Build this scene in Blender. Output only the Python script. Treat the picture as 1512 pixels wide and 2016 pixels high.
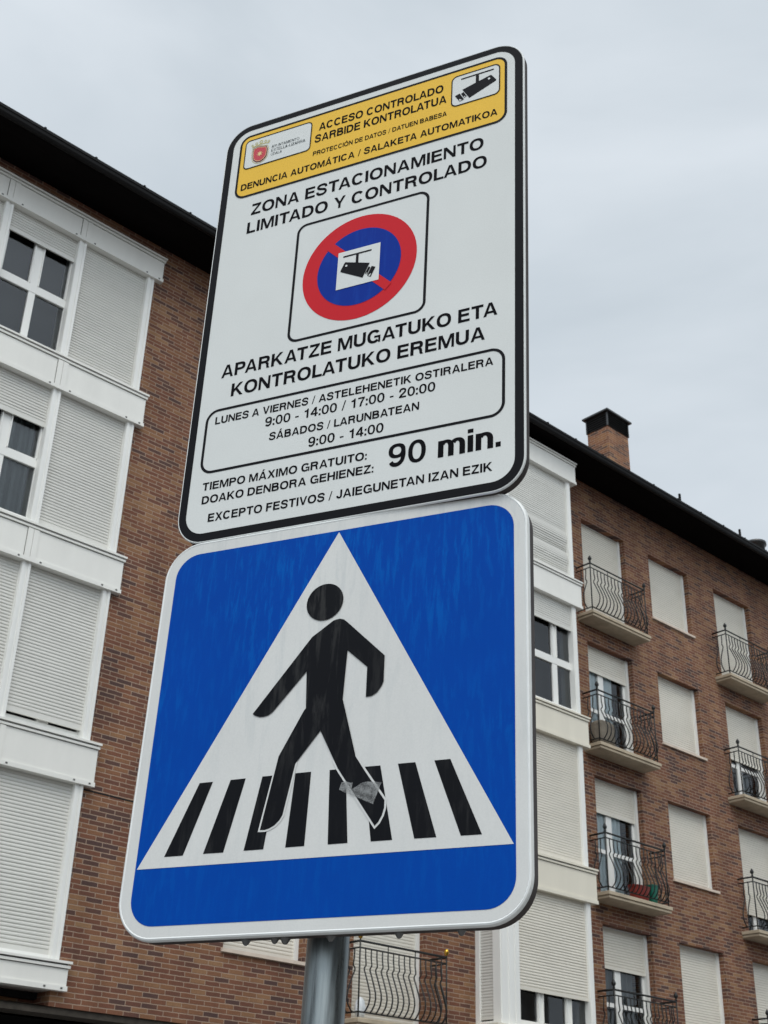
import bpy, math, random
from mathutils import Matrix, Vector
R = math.radians
random.seed(7)
S = bpy.context.scene
for o in list(bpy.data.objects): bpy.data.objects.remove(o)

# ------------------------------------------------------------------ camera
EYE = Vector((0, 0, 1.65))
PITCH, ROLL = 0.498378535, 0.0292535885
cp, sp, cr, sr = math.cos(PITCH), math.sin(PITCH), math.cos(ROLL), math.sin(ROLL)
c_f = Vector((0, cp, sp)); c_u = Vector((0, -sp, cp)); c_x = Vector((1, 0, 0))
xr = cr * c_x + sr * c_u; ur = -sr * c_x + cr * c_u
cam = bpy.data.cameras.new('camera'); cam_o = bpy.data.objects.new('camera', cam)
S.collection.objects.link(cam_o)
M = Matrix((xr, ur, -c_f)).transposed().to_4x4(); M.translation = EYE
cam_o.matrix_world = M
cam.sensor_fit = 'HORIZONTAL'; cam.sensor_width = 36; cam.lens = 2533.855 / 1512 * 36
cam.clip_start = 0.05; cam.clip_end = 2000
cam.dof.use_dof = True; cam.dof.focus_distance = 1.93; cam.dof.aperture_fstop = 40
S.camera = cam_o

# ------------------------------------------------------------------ sky, sun, exposure
SUN_EL, SUN_AZ = R(56), R(172)            # the bright part of the cloud, behind the camera (clockwise from +Y)
sun_dir = Vector((math.sin(SUN_AZ) * math.cos(SUN_EL), math.cos(SUN_AZ) * math.cos(SUN_EL), math.sin(SUN_EL)))
W = bpy.data.worlds.new('World'); S.world = W; W.use_nodes = True
wn, wl = W.node_tree.nodes, W.node_tree.links
wn.clear()
out = wn.new('ShaderNodeOutputWorld'); mixw = wn.new('ShaderNodeMixShader'); mixw.inputs[0].default_value = 0.9
sky = wn.new('ShaderNodeTexSky'); sky.sky_type = 'NISHITA'; sky.sun_disc = False
sky.sun_elevation = SUN_EL; sky.sun_rotation = SUN_AZ; sky.dust_density = 3
b1 = wn.new('ShaderNodeBackground'); b1.inputs[1].default_value = 0.1
wl.new(sky.outputs[0], b1.inputs[0])
tc = wn.new('ShaderNodeTexCoord'); mp = wn.new('ShaderNodeMapping'); mp.inputs['Scale'].default_value = (1, 1, 2.2)
wl.new(tc.outputs['Generated'], mp.inputs[0])
nz = wn.new('ShaderNodeTexNoise'); nz.inputs['Scale'].default_value = 2.6; nz.inputs['Detail'].default_value = 5
nz.inputs['Roughness'].default_value = 0.5; nz.inputs['Distortion'].default_value = 0.4
wl.new(mp.outputs[0], nz.inputs['Vector'])
rp = wn.new('ShaderNodeValToRGB'); e = rp.color_ramp.elements
e[0].position = 0.32; e[0].color = (0.525, 0.592, 0.645, 1); e[1].position = 0.68; e[1].color = (0.71, 0.768, 0.82, 1)
wl.new(nz.outputs['Fac'], rp.inputs[0])
dt = wn.new('ShaderNodeVectorMath'); dt.operation = 'DOT_PRODUCT'; dt.inputs[1].default_value = sun_dir
wl.new(tc.outputs['Generated'], dt.inputs[0])
mr = wn.new('ShaderNodeMapRange'); mr.interpolation_type = 'SMOOTHSTEP'
for i, v in ((1, 0.35), (2, 1.0), (3, 1.0), (4, 2.35)): mr.inputs[i].default_value = v
wl.new(dt.outputs['Value'], mr.inputs[0])
b2 = wn.new('ShaderNodeBackground')
wl.new(rp.outputs[0], b2.inputs[0]); wl.new(mr.outputs[0], b2.inputs[1])
wl.new(b1.outputs[0], mixw.inputs[1]); wl.new(b2.outputs[0], mixw.inputs[2]); wl.new(mixw.outputs[0], out.inputs[0])
sl = bpy.data.lights.new('sun', 'SUN'); sl.energy = 1.1; sl.angle = R(35); sl.color = (1.0, 0.93, 0.83)
so = bpy.data.objects.new('sun', sl); S.collection.objects.link(so)
so.rotation_euler = (-sun_dir).to_track_quat('-Z', 'Y').to_euler(); so.location = (0, -20, 30)
vs = S.view_settings; vs.view_transform = 'Standard'; vs.look = 'None'; vs.exposure = 0.12; S.render.filter_size = 1.05; vs.gamma = 1; vs.use_curve_mapping = False

# ------------------------------------------------------------------ materials
def srgb(r, g, b):
    f = lambda v: (v / 255 / 12.92) if v <= 10 else ((v / 255 + 0.055) / 1.055) ** 2.4
    return (f(r), f(g), f(b), 1)
def pmat(name, col, rough=0.5, metal=0.0, spec=0.5, noise=0.0, nscale=6.0, stretch=(1, 1, 1), bump=0.0, rvar=0.0):
    m = bpy.data.materials.new(name); m.use_nodes = True
    n, l = m.node_tree.nodes, m.node_tree.links
    p = n['Principled BSDF']
    p.inputs['Base Color'].default_value = (*col[:3], 1); p.inputs['Roughness'].default_value = rough
    p.inputs['Metallic'].default_value = metal; p.inputs['Specular IOR Level'].default_value = spec
    if noise or bump or rvar:
        t = n.new('ShaderNodeTexCoord'); mpn = n.new('ShaderNodeMapping'); mpn.inputs['Scale'].default_value = stretch
        l.new(t.outputs['Object'], mpn.inputs[0])
        x = n.new('ShaderNodeTexNoise'); x.inputs['Scale'].default_value = nscale; x.inputs['Detail'].default_value = 6
        x.inputs['Roughness'].default_value = 0.62
        l.new(mpn.outputs[0], x.inputs['Vector'])
        if noise:
            r_ = n.new('ShaderNodeMapRange')
            for i, v in ((1, 0.3), (2, 0.7), (3, 1 - noise), (4, 1 + noise)): r_.inputs[i].default_value = v
            l.new(x.outputs['Fac'], r_.inputs[0])
            mx = n.new('ShaderNodeVectorMath'); mx.operation = 'SCALE'; mx.inputs[0].default_value = col[:3]
            l.new(r_.outputs[0], mx.inputs['Scale']); l.new(mx.outputs[0], p.inputs['Base Color'])
        if rvar:
            r2 = n.new('ShaderNodeMapRange')
            for i, v in ((1, 0.3), (2, 0.7), (3, max(0.02, rough - rvar)), (4, rough + rvar)): r2.inputs[i].default_value = v
            l.new(x.outputs['Fac'], r2.inputs[0]); l.new(r2.outputs[0], p.inputs['Roughness'])
        if bump:
            bn = n.new('ShaderNodeBump'); bn.inputs['Strength'].default_value = 1.0; bn.inputs['Distance'].default_value = bump
            l.new(x.outputs['Fac'], bn.inputs['Height']); l.new(bn.outputs[0], p.inputs['Normal'])
    return m

def brick_mat(name, tint=(1, 1, 1)):
    m = bpy.data.materials.new(name); m.use_nodes = True
    n, l = m.node_tree.nodes, m.node_tree.links
    p = n['Principled BSDF']; p.inputs['Roughness'].default_value = 0.85; p.inputs['Specular IOR Level'].default_value = 0.25
    def mth(op, a, b=None, c=None):
        k = n.new('ShaderNodeMath'); k.operation = op
        for i, v in enumerate((a, b, c)):
            if v is None: continue
            if isinstance(v, (int, float)): k.inputs[i].default_value = v
            else: l.new(v, k.inputs[i])
        return k.outputs[0]
    t = n.new('ShaderNodeTexCoord'); sep = n.new('ShaderNodeSeparateXYZ'); l.new(t.outputs['Object'], sep.inputs[0])
    wob = n.new('ShaderNodeTexNoise'); wob.inputs['Scale'].default_value = 9; wob.inputs['Detail'].default_value = 3
    l.new(t.outputs['Object'], wob.inputs['Vector'])
    wv = mth('MULTIPLY', mth('SUBTRACT', wob.outputs['Fac'], 0.5), 0.012)
    U = mth('DIVIDE', mth('ADD', mth('ADD', sep.outputs['X'], sep.outputs['Y']), wv), 0.25)
    V = mth('DIVIDE', mth('ADD', sep.outputs['Z'], wv), 0.0665)
    row = mth('FLOOR', V)
    wr = n.new('ShaderNodeTexWhiteNoise'); wr.noise_dimensions = '1D'; l.new(row, wr.inputs['W'])
    U2 = mth('ADD', mth('ADD', U, mth('MULTIPLY', mth('MODULO', row, 2.0), 0.5)), mth('MULTIPLY', wr.outputs['Value'], 0.16))
    colm = mth('FLOOR', U2)
    fu = mth('SUBTRACT', U2, colm); fv = mth('SUBTRACT', V, row)
    du = mth('MULTIPLY', mth('MINIMUM', fu, mth('SUBTRACT', 1.0, fu)), 0.25)
    dv = mth('MULTIPLY', mth('MINIMUM', fv, mth('SUBTRACT', 1.0, fv)), 0.0665)
    dist = mth('MINIMUM', du, dv)
    mask = n.new('ShaderNodeMapRange'); mask.inputs[1].default_value = 0.0042; mask.inputs[2].default_value = 0.0075
    l.new(dist, mask.inputs[0])
    cv = n.new('ShaderNodeCombineXYZ'); l.new(colm, cv.inputs[0]); l.new(row, cv.inputs[1])
    wn_ = n.new('ShaderNodeTexWhiteNoise'); wn_.noise_dimensions = '2D'; l.new(cv.outputs[0], wn_.inputs['Vector'])
    # kiln batches: large patches drift between ochre and red
    big = n.new('ShaderNodeTexNoise'); big.inputs['Scale'].default_value = 0.75; big.inputs['Detail'].default_value = 4
    l.new(t.outputs['Object'], big.inputs['Vector'])
    sel = mth('ADD', mth('MULTIPLY', wn_.outputs['Value'], 0.9), mth('MULTIPLY', mth('SUBTRACT', big.outputs['Fac'], 0.5), 0.75))
    r_ = n.new('ShaderNodeValToRGB'); el = r_.color_ramp.elements; r_.color_ramp.interpolation = 'LINEAR'
    stops = [(0.0, (82, 62, 58)), (0.08, (89, 65, 58)), (0.17, (102, 69, 57)), (0.36, (114, 75, 59)), (0.55, (121, 82, 62)), (0.75, (130, 93, 68)), (1.0, (144, 111, 82))]
    while len(el) < len(stops): el.new(0.5)
    for k, (ps, c) in enumerate(stops):
        el[k].position = ps; c = srgb(*c); el[k].color = (c[0] * tint[0], c[1] * tint[1], c[2] * tint[2], 1)
    l.new(sel, r_.inputs[0])
    fine = n.new('ShaderNodeTexNoise'); fine.inputs['Scale'].default_value = 55; fine.inputs['Detail'].default_value = 5
    l.new(t.outputs['Object'], fine.inputs['Vector'])
    fm = n.new('ShaderNodeMapRange')
    for i, v in ((1, 0.3), (2, 0.7), (3, 0.82), (4, 1.16)): fm.inputs[i].default_value = v
    l.new(fine.outputs['Fac'], fm.inputs[0])
    sc = n.new('ShaderNodeVectorMath'); sc.operation = 'SCALE'; l.new(r_.outputs[0], sc.inputs[0]); l.new(fm.outputs[0], sc.inputs['Scale'])
    st = n.new('ShaderNodeTexNoise'); st.inputs['Scale'].default_value = 1.1; st.inputs['Detail'].default_value = 7
    stm = n.new('ShaderNodeMapping'); stm.inputs['Scale'].default_value = (2.2, 2.2, 0.55); stm.inputs['Location'].default_value = (4.1, 0, 7.7)
    l.new(t.outputs['Object'], stm.inputs[0]); l.new(stm.outputs[0], st.inputs['Vector'])
    sr_ = n.new('ShaderNodeMapRange')
    for i, v in ((1, 0.3), (2, 0.68), (3, 0.84), (4, 1.12)): sr_.inputs[i].default_value = v
    l.new(st.outputs['Fac'], sr_.inputs[0])
    mx = n.new('ShaderNodeMix'); mx.data_type = 'RGBA'
    l.new(mask.outputs[0], mx.inputs[0]); mx.inputs[6].default_value = srgb(158, 136, 118); l.new(sc.outputs[0], mx.inputs[7])
    fin = n.new('ShaderNodeVectorMath'); fin.operation = 'SCALE'; l.new(mx.outputs[2], fin.inputs[0]); l.new(sr_.outputs[0], fin.inputs['Scale'])
    l.new(fin.outputs[0], p.inputs['Base Color'])
    bn = n.new('ShaderNodeBump'); bn.inputs['Strength'].default_value = 0.7; bn.inputs['Distance'].default_value = 0.006
    hgt = mth('ADD', mask.outputs[0], mth('MULTIPLY', fine.outputs['Fac'], 0.35))
    l.new(hgt, bn.inputs['Height']); l.new(bn.outputs[0], p.inputs['Normal'])
    return m

def glass_mat(name):
    m = bpy.data.materials.new(name); m.use_nodes = True
    n, l = m.node_tree.nodes, m.node_tree.links; n.clear()
    o = n.new('ShaderNodeOutputMaterial'); mx = n.new('ShaderNodeMixShader'); tr = n.new('ShaderNodeBsdfTransparent'); gl = n.new('ShaderNodeBsdfGlossy')
    tr.inputs[0].default_value = (0.93, 0.96, 0.96, 1); gl.inputs['Roughness'].default_value = 0.02; gl.inputs[0].default_value = (0.95, 0.97, 1, 1)
    fr = n.new('ShaderNodeFresnel'); fr.inputs[0].default_value = 1.62
    l.new(fr.outputs[0], mx.inputs[0]); l.new(tr.outputs[0], mx.inputs[1]); l.new(gl.outputs[0], mx.inputs[2]); l.new(mx.outputs[0], o.inputs[0])
    return m

def tape_mat(name):
    m = bpy.data.materials.new(name); m.use_nodes = True
    n, l = m.node_tree.nodes, m.node_tree.links
    p = n['Principled BSDF']; p.inputs['Base Color'].default_value = srgb(150, 152, 152); p.inputs['Roughness'].default_value = 0.35
    t = n.new('ShaderNodeTexCoord'); x = n.new('ShaderNodeTexNoise'); x.inputs['Scale'].default_value = 95; x.inputs['Detail'].default_value = 8; x.inputs['Roughness'].default_value = 0.7
    l.new(t.outputs['Object'], x.inputs['Vector'])
    r_ = n.new('ShaderNodeMapRange')
    for i, v in ((1, 0.32), (2, 0.7), (3, 0.12), (4, 0.95)): r_.inputs[i].default_value = v
    l.new(x.outputs['Fac'], r_.inputs[0]); l.new(r_.outputs[0], p.inputs['Alpha'])
    bn = n.new('ShaderNodeBump'); bn.inputs['Distance'].default_value = 0.002; l.new(x.outputs['Fac'], bn.inputs['Height']); l.new(bn.outputs[0], p.inputs['Normal'])
    return m

def film_mat(name, col, streak=None, rough=0.35, amount=0.0, ts=(34, 34, 5), spec=0.5):
    """printed / retroreflective sheeting, optionally with water streaks that lighten it"""
    m = bpy.data.materials.new(name); m.use_nodes = True
    n, l = m.node_tree.nodes, m.node_tree.links
    p = n['Principled BSDF']; p.inputs['Roughness'].default_value = rough; p.inputs['Specular IOR Level'].default_value = spec
    t = n.new('ShaderNodeTexCoord')
    base = n.new('ShaderNodeRGB'); base.outputs[0].default_value = (*col[:3], 1)
    last = base.outputs[0]
    if streak:
        mpn = n.new('ShaderNodeMapping'); mpn.inputs['Scale'].default_value = ts; mpn.inputs['Rotation'].default_value = (0, R(-8), 0)
        l.new(t.outputs['Object'], mpn.inputs[0])
        x = n.new('ShaderNodeTexNoise'); x.inputs['Scale'].default_value = 1.7; x.inputs['Detail'].default_value = 7; x.inputs['Roughness'].default_value = 0.68
        x.inputs['Distortion'].default_value = 0.35
        l.new(mpn.outputs[0], x.inputs['Vector'])
        x2 = n.new('ShaderNodeTexNoise'); x2.inputs['Scale'].default_value = 5.5; x2.inputs['Detail'].default_value = 3
        l.new(t.outputs['Object'], x2.inputs['Vector'])
        sepz = n.new('ShaderNodeSeparateXYZ'); l.new(t.outputs['Object'], sepz.inputs[0])
        streak_sheen = n.new('ShaderNodeMapRange'); streak_sheen.inputs[1].default_value = -0.62; streak_sheen.inputs[2].default_value = 0.0; streak_sheen.inputs[3].default_value = 0.25; streak_sheen.inputs[4].default_value = 1.0  # water streaks faded downward, painting the sign's lighter-at-top reflection into the colour
        l.new(sepz.outputs['Z'], streak_sheen.inputs[0])
        r1 = n.new('ShaderNodeMapRange'); r1.inputs[1].default_value = 0.49; r1.inputs[2].default_value = 0.60; l.new(x.outputs['Fac'], r1.inputs[0])
        r2 = n.new('ShaderNodeMapRange'); r2.inputs[1].default_value = 0.30; r2.inputs[2].default_value = 0.60; l.new(x2.outputs['Fac'], r2.inputs[0])
        mu = n.new('ShaderNodeMath'); mu.operation = 'MULTIPLY'; l.new(r1.outputs[0], mu.inputs[0]); l.new(r2.outputs[0], mu.inputs[1])
        mw = n.new('ShaderNodeMath'); mw.operation = 'MULTIPLY'; l.new(mu.outputs[0], mw.inputs[0]); l.new(streak_sheen.outputs[0], mw.inputs[1])
        mu2 = n.new('ShaderNodeMath'); mu2.operation = 'MULTIPLY'; mu2.inputs[1].default_value = amount; l.new(mw.outputs[0], mu2.inputs[0])
        mx = n.new('ShaderNodeMix'); mx.data_type = 'RGBA'; l.new(mu2.outputs[0], mx.inputs[0]); l.new(last, mx.inputs[6]); mx.inputs[7].default_value = (*streak[:3], 1)
        last = mx.outputs[2]
    g = n.new('ShaderNodeTexNoise'); g.inputs['Scale'].default_value = 420; g.inputs['Detail'].default_value = 2
    l.new(t.outputs['Object'], g.inputs['Vector'])
    g2 = n.new('ShaderNodeTexNoise'); g2.inputs['Scale'].default_value = 7; g2.inputs['Detail'].default_value = 5
    l.new(t.outputs['Object'], g2.inputs['Vector'])
    a = n.new('ShaderNodeMath'); a.operation = 'ADD'; l.new(g.outputs['Fac'], a.inputs[0]); l.new(g2.outputs['Fac'], a.inputs[1])
    gm = n.new('ShaderNodeMapRange')
    for i, v in ((1, 0.6), (2, 1.4), (3, 0.95), (4, 1.05)): gm.inputs[i].default_value = v
    l.new(a.outputs[0], gm.inputs[0])
    sc = n.new('ShaderNodeVectorMath'); sc.operation = 'SCALE'; l.new(last, sc.inputs[0]); l.new(gm.outputs[0], sc.inputs['Scale'])
    l.new(sc.outputs[0], p.inputs['Base Color'])
    bn = n.new('ShaderNodeBump'); bn.inputs['Strength'].default_value = 0.25; bn.inputs['Distance'].default_value = 0.0008
    l.new(g2.outputs['Fac'], bn.inputs['Height']); l.new(bn.outputs[0], p.inputs['Normal'])
    return m

MT = dict(
    brick=brick_mat('brown_brick'), chimney=brick_mat('chimney_brick', (1.3, 1.36, 1.2)),
    white=pmat('white_aluminium', srgb(232, 232, 228), 0.45, noise=0.05, nscale=1.6, stretch=(1, 1, 0.35)),
    band=pmat('white_panel', srgb(229, 228, 222), 0.5, noise=0.035, nscale=1.6, stretch=(2.2, 2.2, 0.6)),
    cream=pmat('cream_panel', srgb(224, 218, 202), 0.5, noise=0.035, nscale=1.6, stretch=(2.2, 2.2, 0.6)),
    slat=pmat('shutter_white', srgb(211, 210, 204), 0.5, noise=0.05, nscale=1.3, stretch=(1, 1, 1.8)),
    beige=pmat('shutter_cream', srgb(219, 214, 202), 0.5, noise=0.05, nscale=1.3, stretch=(1, 1, 1.8)),
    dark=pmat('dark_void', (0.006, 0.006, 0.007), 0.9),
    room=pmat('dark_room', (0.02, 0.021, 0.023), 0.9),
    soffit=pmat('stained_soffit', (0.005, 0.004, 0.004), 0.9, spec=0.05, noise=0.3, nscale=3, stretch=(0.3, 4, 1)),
    cowl=pmat('cowl_metal', (0.024, 0.025, 0.025), 0.35, spec=0.6, noise=0.2, nscale=5),
    shade_trim=pmat('groove_shade_trim', (0.06, 0.06, 0.058), 0.8),  # dark grey painting shade into panel grooves and seams; also the rivets
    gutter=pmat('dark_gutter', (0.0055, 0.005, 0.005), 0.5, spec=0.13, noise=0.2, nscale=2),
    tile=pmat('roof_tile', (0.12, 0.06, 0.04), 0.85, noise=0.35, nscale=5, bump=0.01),
    stone=pmat('slab_stone', srgb(178, 164, 142), 0.85, noise=0.18, nscale=4, stretch=(1, 1, 2.5), bump=0.002),
    sill=pmat('sill_stone', srgb(212, 196, 180), 0.75, noise=0.1, nscale=5),
    concrete=pmat('rough_concrete', srgb(64, 58, 51), 0.9, noise=0.35, nscale=9, bump=0.01),
    iron=pmat('black_iron', (0.012, 0.013, 0.013), 0.5, spec=0.4),
    gold=pmat('gilt_brass', (0.62, 0.36, 0.06), 0.25, metal=1.0),
    glass=glass_mat('window_glass'),
    curtain=pmat('net_curtain', (0.80, 0.86, 0.87), 0.9, noise=0.1, nscale=3),
    greycurtain=pmat('grey_curtain', (0.2, 0.225, 0.23), 0.9, noise=0.1, nscale=3),
    galv=pmat('galvanised_steel', (0.20, 0.225, 0.23), 0.38, metal=0.75, noise=0.7, nscale=16, stretch=(4, 4, 0.28), rvar=0.2, bump=0.0012),
    alu=pmat('sign_rim', srgb(226, 229, 228), 0.35, noise=0.05, nscale=30),
    rimdark=pmat('sign_flange', (0.055, 0.044, 0.041), 0.6, spec=0.25, noise=0.25, nscale=20),
    wsheet=film_mat('white_sheeting', srgb(214, 217, 215), rough=0.5, spec=0.2),
    bwhite=film_mat('white_reflective', srgb(207, 208, 206), streak=srgb(184, 189, 190), amount=0.45, rough=0.5, spec=0.2),
    black=film_mat('black_vinyl', (0.006, 0.006, 0.008), rough=0.55, spec=0.10),
    ink=film_mat('black_ink', (0.003, 0.003, 0.0045), rough=0.6, spec=0.06),
    bblack=film_mat('black_vinyl_streak_sheen', (0.0035, 0.004, 0.006), streak=(0.036, 0.036, 0.036), amount=0.85, rough=0.5, spec=0.1),
    yellow=film_mat('yellow_vinyl', srgb(232, 187, 66), rough=0.5, spec=0.2),
    red=film_mat('red_vinyl', srgb(198, 34, 44), rough=0.5, spec=0.12),
    nblue=film_mat('blue_vinyl', srgb(0, 46, 142), streak=srgb(16, 66, 160), amount=0.5, rough=0.5, spec=0.1),
    blue=film_mat('blue_reflective', srgb(0, 66, 158), streak=srgb(0, 94, 180), amount=0.65, rough=0.36, spec=0.05, ts=(62, 62, 9)),
    crest=pmat('crest_red', srgb(190, 44, 60), 0.5), crestd=pmat('crest_edge', srgb(110, 24, 40), 0.5),
    olive=pmat('crest_gold', srgb(190, 182, 120), 0.5), starc=pmat('crest_star', srgb(228, 200, 140), 0.5), grey=pmat('logo_grey', srgb(44, 56, 60), 0.5),
    tape=tape_mat('sticky_tape'),
    asphalt=pmat('wet_asphalt', (0.045, 0.045, 0.047), 0.5, noise=0.3, nscale=30, bump=0.01),
    paving=pmat('paving_slabs', (0.24, 0.23, 0.22), 0.7, noise=0.2, nscale=4), kerb=pmat('kerb_stone', (0.32, 0.31, 0.3), 0.8, noise=0.2, nscale=6),
    plaster=pmat('grey_plaster', (0.26, 0.235, 0.20), 0.9, noise=0.12, nscale=1.5),
    shop=pmat('shop_front', (0.007, 0.007, 0.007), 0.9, spec=0.1),
    cloth=pmat('cover_cloth', srgb(120, 112, 100), 0.9, noise=0.3, nscale=5, bump=0.02),
    redp=pmat('red_plastic', srgb(128, 40, 28), 0.45, noise=0.15, nscale=9), greenp=pmat('green_plastic', srgb(12, 104, 84), 0.45, noise=0.15, nscale=9),
    bag=pmat('white_bag', srgb(226, 230, 232), 0.5, noise=0.1, nscale=9),
    water=pmat('water_drop', (0.1, 0.1, 0.1), 0.05, spec=0.8),
)

# ------------------------------------------------------------------ mesh helpers
class MB:
    def __init__(s): s.v, s.f, s.m = [], [], []
    def face(s, pts, mi=0):
        b = len(s.v); s.v += [tuple(p) for p in pts]; s.f.append(tuple(range(b, b + len(pts)))); s.m.append(mi); return s
    def box(s, x0, x1, y0, y1, z0, z1, mi=0):
        b = len(s.v)
        s.v += [(x0, y0, z0), (x1, y0, z0), (x1, y1, z0), (x0, y1, z0), (x0, y0, z1), (x1, y0, z1), (x1, y1, z1), (x0, y1, z1)]
        for q in ((0, 3, 2, 1), (4, 5, 6, 7), (0, 1, 5, 4), (1, 2, 6, 5), (2, 3, 7, 6), (3, 0, 4, 7)):
            s.f.append(tuple(b + k for k in q)); s.m.append(mi)
        return s
    def extr(s, prof, x0, x1, mi=0, caps=True, closed=True):
        """profile [(y,z)...] swept along x"""
        b = len(s.v); n = len(prof)
        s.v += [(x0, y, z) for y, z in prof] + [(x1, y, z) for y, z in prof]
        for k in range(n if closed else n - 1):
            k2 = (k + 1) % n; s.f.append((b + k, b + k2, b + n + k2, b + n + k)); s.m.append(mi)
        if caps and closed:
            s.f.append(tuple(b + k for k in range(n))); s.m.append(mi); s.f.append(tuple(b + n + k for k in reversed(range(n)))); s.m.append(mi)
        return s
    def tube(s, pts, r, n=6, mi=0, caps=True):
        pts = [Vector(p) for p in pts]; b = len(s.v); up = None
        for i, p in enumerate(pts):
            d = (pts[min(i + 1, len(pts) - 1)] - pts[max(i - 1, 0)]).normalized()
            if up is None: up = d.orthogonal().normalized()
            up = (up - d * up.dot(d)).normalized(); w = d.cross(up)
            rr = r[i] if isinstance(r, (list, tuple)) else r
            for k in range(n):
                a = 2 * math.pi * k / n; s.v.append(tuple(p + (up * math.cos(a) + w * math.sin(a)) * rr))
        for i in range(len(pts) - 1):
            for k in range(n):
                k2 = (k + 1) % n; s.f.append((b + i * n + k, b + i * n + k2, b + (i + 1) * n + k2, b + (i + 1) * n + k)); s.m.append(mi)
        if caps:
            s.f.append(tuple(b + k for k in reversed(range(n)))); s.m.append(mi); e_ = b + (len(pts) - 1) * n
            s.f.append(tuple(e_ + k for k in range(n))); s.m.append(mi)
        return s
    def lathe(s, prof, c, n=12, mi=0):
        """profile [(r,z)...] turned round the vertical through c"""
        b = len(s.v)
        for r_, z in prof:
            for k in range(n):
                a = 2 * math.pi * k / n; s.v.append((c[0] + r_ * math.cos(a), c[1] + r_ * math.sin(a), c[2] + z))
        for i in range(len(prof) - 1):
            for k in range(n):
                k2 = (k + 1) % n; s.f.append((b + i * n + k, b + i * n + k2, b + (i + 1) * n + k2, b + (i + 1) * n + k)); s.m.append(mi)
        return s
    def build(s, name, mats, parent=None, smooth=False):
        me = bpy.data.meshes.new(name); me.from_pydata(s.v, [], s.f); me.update()
        mats = mats if isinstance(mats, (list, tuple)) else [mats]
        for mm in mats: me.materials.append(MT[mm])
        me.polygons.foreach_set('material_index', s.m)
        if smooth: me.polygons.foreach_set('use_smooth', [True] * len(me.polygons))
        o = bpy.data.objects.new(name, me); S.collection.objects.link(o)
        if parent: o.parent = parent
        return o
def tag(o, label=None, cat=None, group=None, kind=None):
    for k, v in (('label', label), ('category', cat), ('group', group), ('kind', kind)):
        if v: o[k] = v
    return o
def empty(name, mat): 
    o = bpy.data.objects.new(name, None); S.collection.objects.link(o); o.empty_display_size = 0.2; o.matrix_world = mat; return o
def copy_tree(o, parent=None):
    c = o.copy(); S.collection.objects.link(c); c.parent = parent
    if parent: c.matrix_parent_inverse = o.matrix_parent_inverse.copy()
    for ch in o.children: copy_tree(ch, c)
    return c

# ------------------------------------------------------------------ ground
MB().face([(-400, -400, 0), (400, -400, 0), (400, 400, 0), (-400, 400, 0)]).build('road', 'asphalt')['kind'] = 'structure'

# ------------------------------------------------------------------ the apartment building (x along the facade, y into it, z up)
A = 0.737680726; D = 15.3
FM = Matrix.Translation((-math.sin(A) * D, math.cos(A) * D, 0)) @ Matrix.Rotation(A, 4, 'Z')
bld = empty('apartment_building', FM)
tag(bld, 'brown brick apartment building with white bay windows, iron balconies and black eaves', 'building')
pv = MB().box(-60, 90, -3.6, 6, 0.0, 0.14).build('pavement', 'paving'); pv.matrix_world = FM; pv['kind'] = 'structure'
pv2 = MB().box(-60, 90, -3.75, -3.6, 0.0, 0.145).build('kerb', 'kerb'); pv2.matrix_world = FM; pv2['kind'] = 'structure'
pv3 = MB().box(-60, 90, -26, -12.6, 0.0, 0.14).build('pavement', 'paving'); pv3.matrix_world = FM; pv3['kind'] = 'structure'

HEAD = [15.005, 12.135, 9.30, 6.465]
SLAB = [12.605, 9.80, 6.945, 4.14]
SILL = [13.43, 10.54, 7.69, 4.845]
U0, U1, ZB, ZT, DEP = -7.0, 36.0, 3.80, 15.955, 0.15
LB = (4.50, 8.545)       # left bay
RB = (16.24, 18.655)     # right bay
openings = []            # x0,x1,z0,z1, reveal
WIN = []                 # kind,row,x0,x1,z0,z1
for r in range(4):
    WIN.append(('window', r, 11.10, 12.56, SILL[r], HEAD[r]))
    WIN.append(('door', r, 13.54, 15.065, SLAB[r], HEAD[r]))
    WIN.append(('door', r, 19.68, 21.175, SLAB[r], HEAD[r]))
    WIN.append(('window', r, 22.07, 23.585, SILL[r], HEAD[r]))
    WIN.append(('door', r, 24.63, 26.14, SLAB[r], HEAD[r]))
    WIN.append(('window', r, 27.02, 28.53, SILL[r], HEAD[r]))
    WIN.append(('window', r, 1.20, 2.70, SILL[r], HEAD[r]))
    WIN.append(('window', r, -2.60, -1.10, SILL[r], HEAD[r]))
for w in WIN: openings.append((w[2], w[3], w[4], w[5], True))
openings.append((LB[0], 8.51, ZB, 15.60, False)); openings.append((RB[0] + .06, RB[1] - .06, 4.02, 15.60, False))
xs = sorted({U0, U1, *[o[0] for o in openings], *[o[1] for o in openings]})
zs = sorted({ZB, ZT, *[o[2] for o in openings], *[o[3] for o in openings]})
wm = MB()
for i in range(len(xs) - 1):
    for j in range(len(zs) - 1):
        cx_, cz_ = (xs[i] + xs[i + 1]) / 2, (zs[j] + zs[j + 1]) / 2
        if any(o[0] < cx_ < o[1] and o[2] < cz_ < o[3] for o in openings): continue
        wm.face([(xs[i], 0, zs[j]), (xs[i + 1], 0, zs[j]), (xs[i + 1], 0, zs[j + 1]), (xs[i], 0, zs[j + 1])])
for x0, x1, z0, z1, rv in openings:
    d = 0.26 if rv else 0.5
    wm.face([(x0, 0, z0), (x0, 0, z1), (x0, d, z1), (x0, d, z0)]); wm.face([(x1, 0, z1), (x1, 0, z0), (x1, d, z0), (x1, d, z1)])
    wm.face([(x0, 0, z1), (x1, 0, z1), (x1, d, z1), (x0, d, z1)]); wm.face([(x1, 0, z0), (x0, 0, z0), (x0, d, z0), (x1, d, z0)])
for x in (U0, U1): wm.face([(x, 0, 0), (x, 14, 0), (x, 14, ZT), (x, 0, ZT)])
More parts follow.
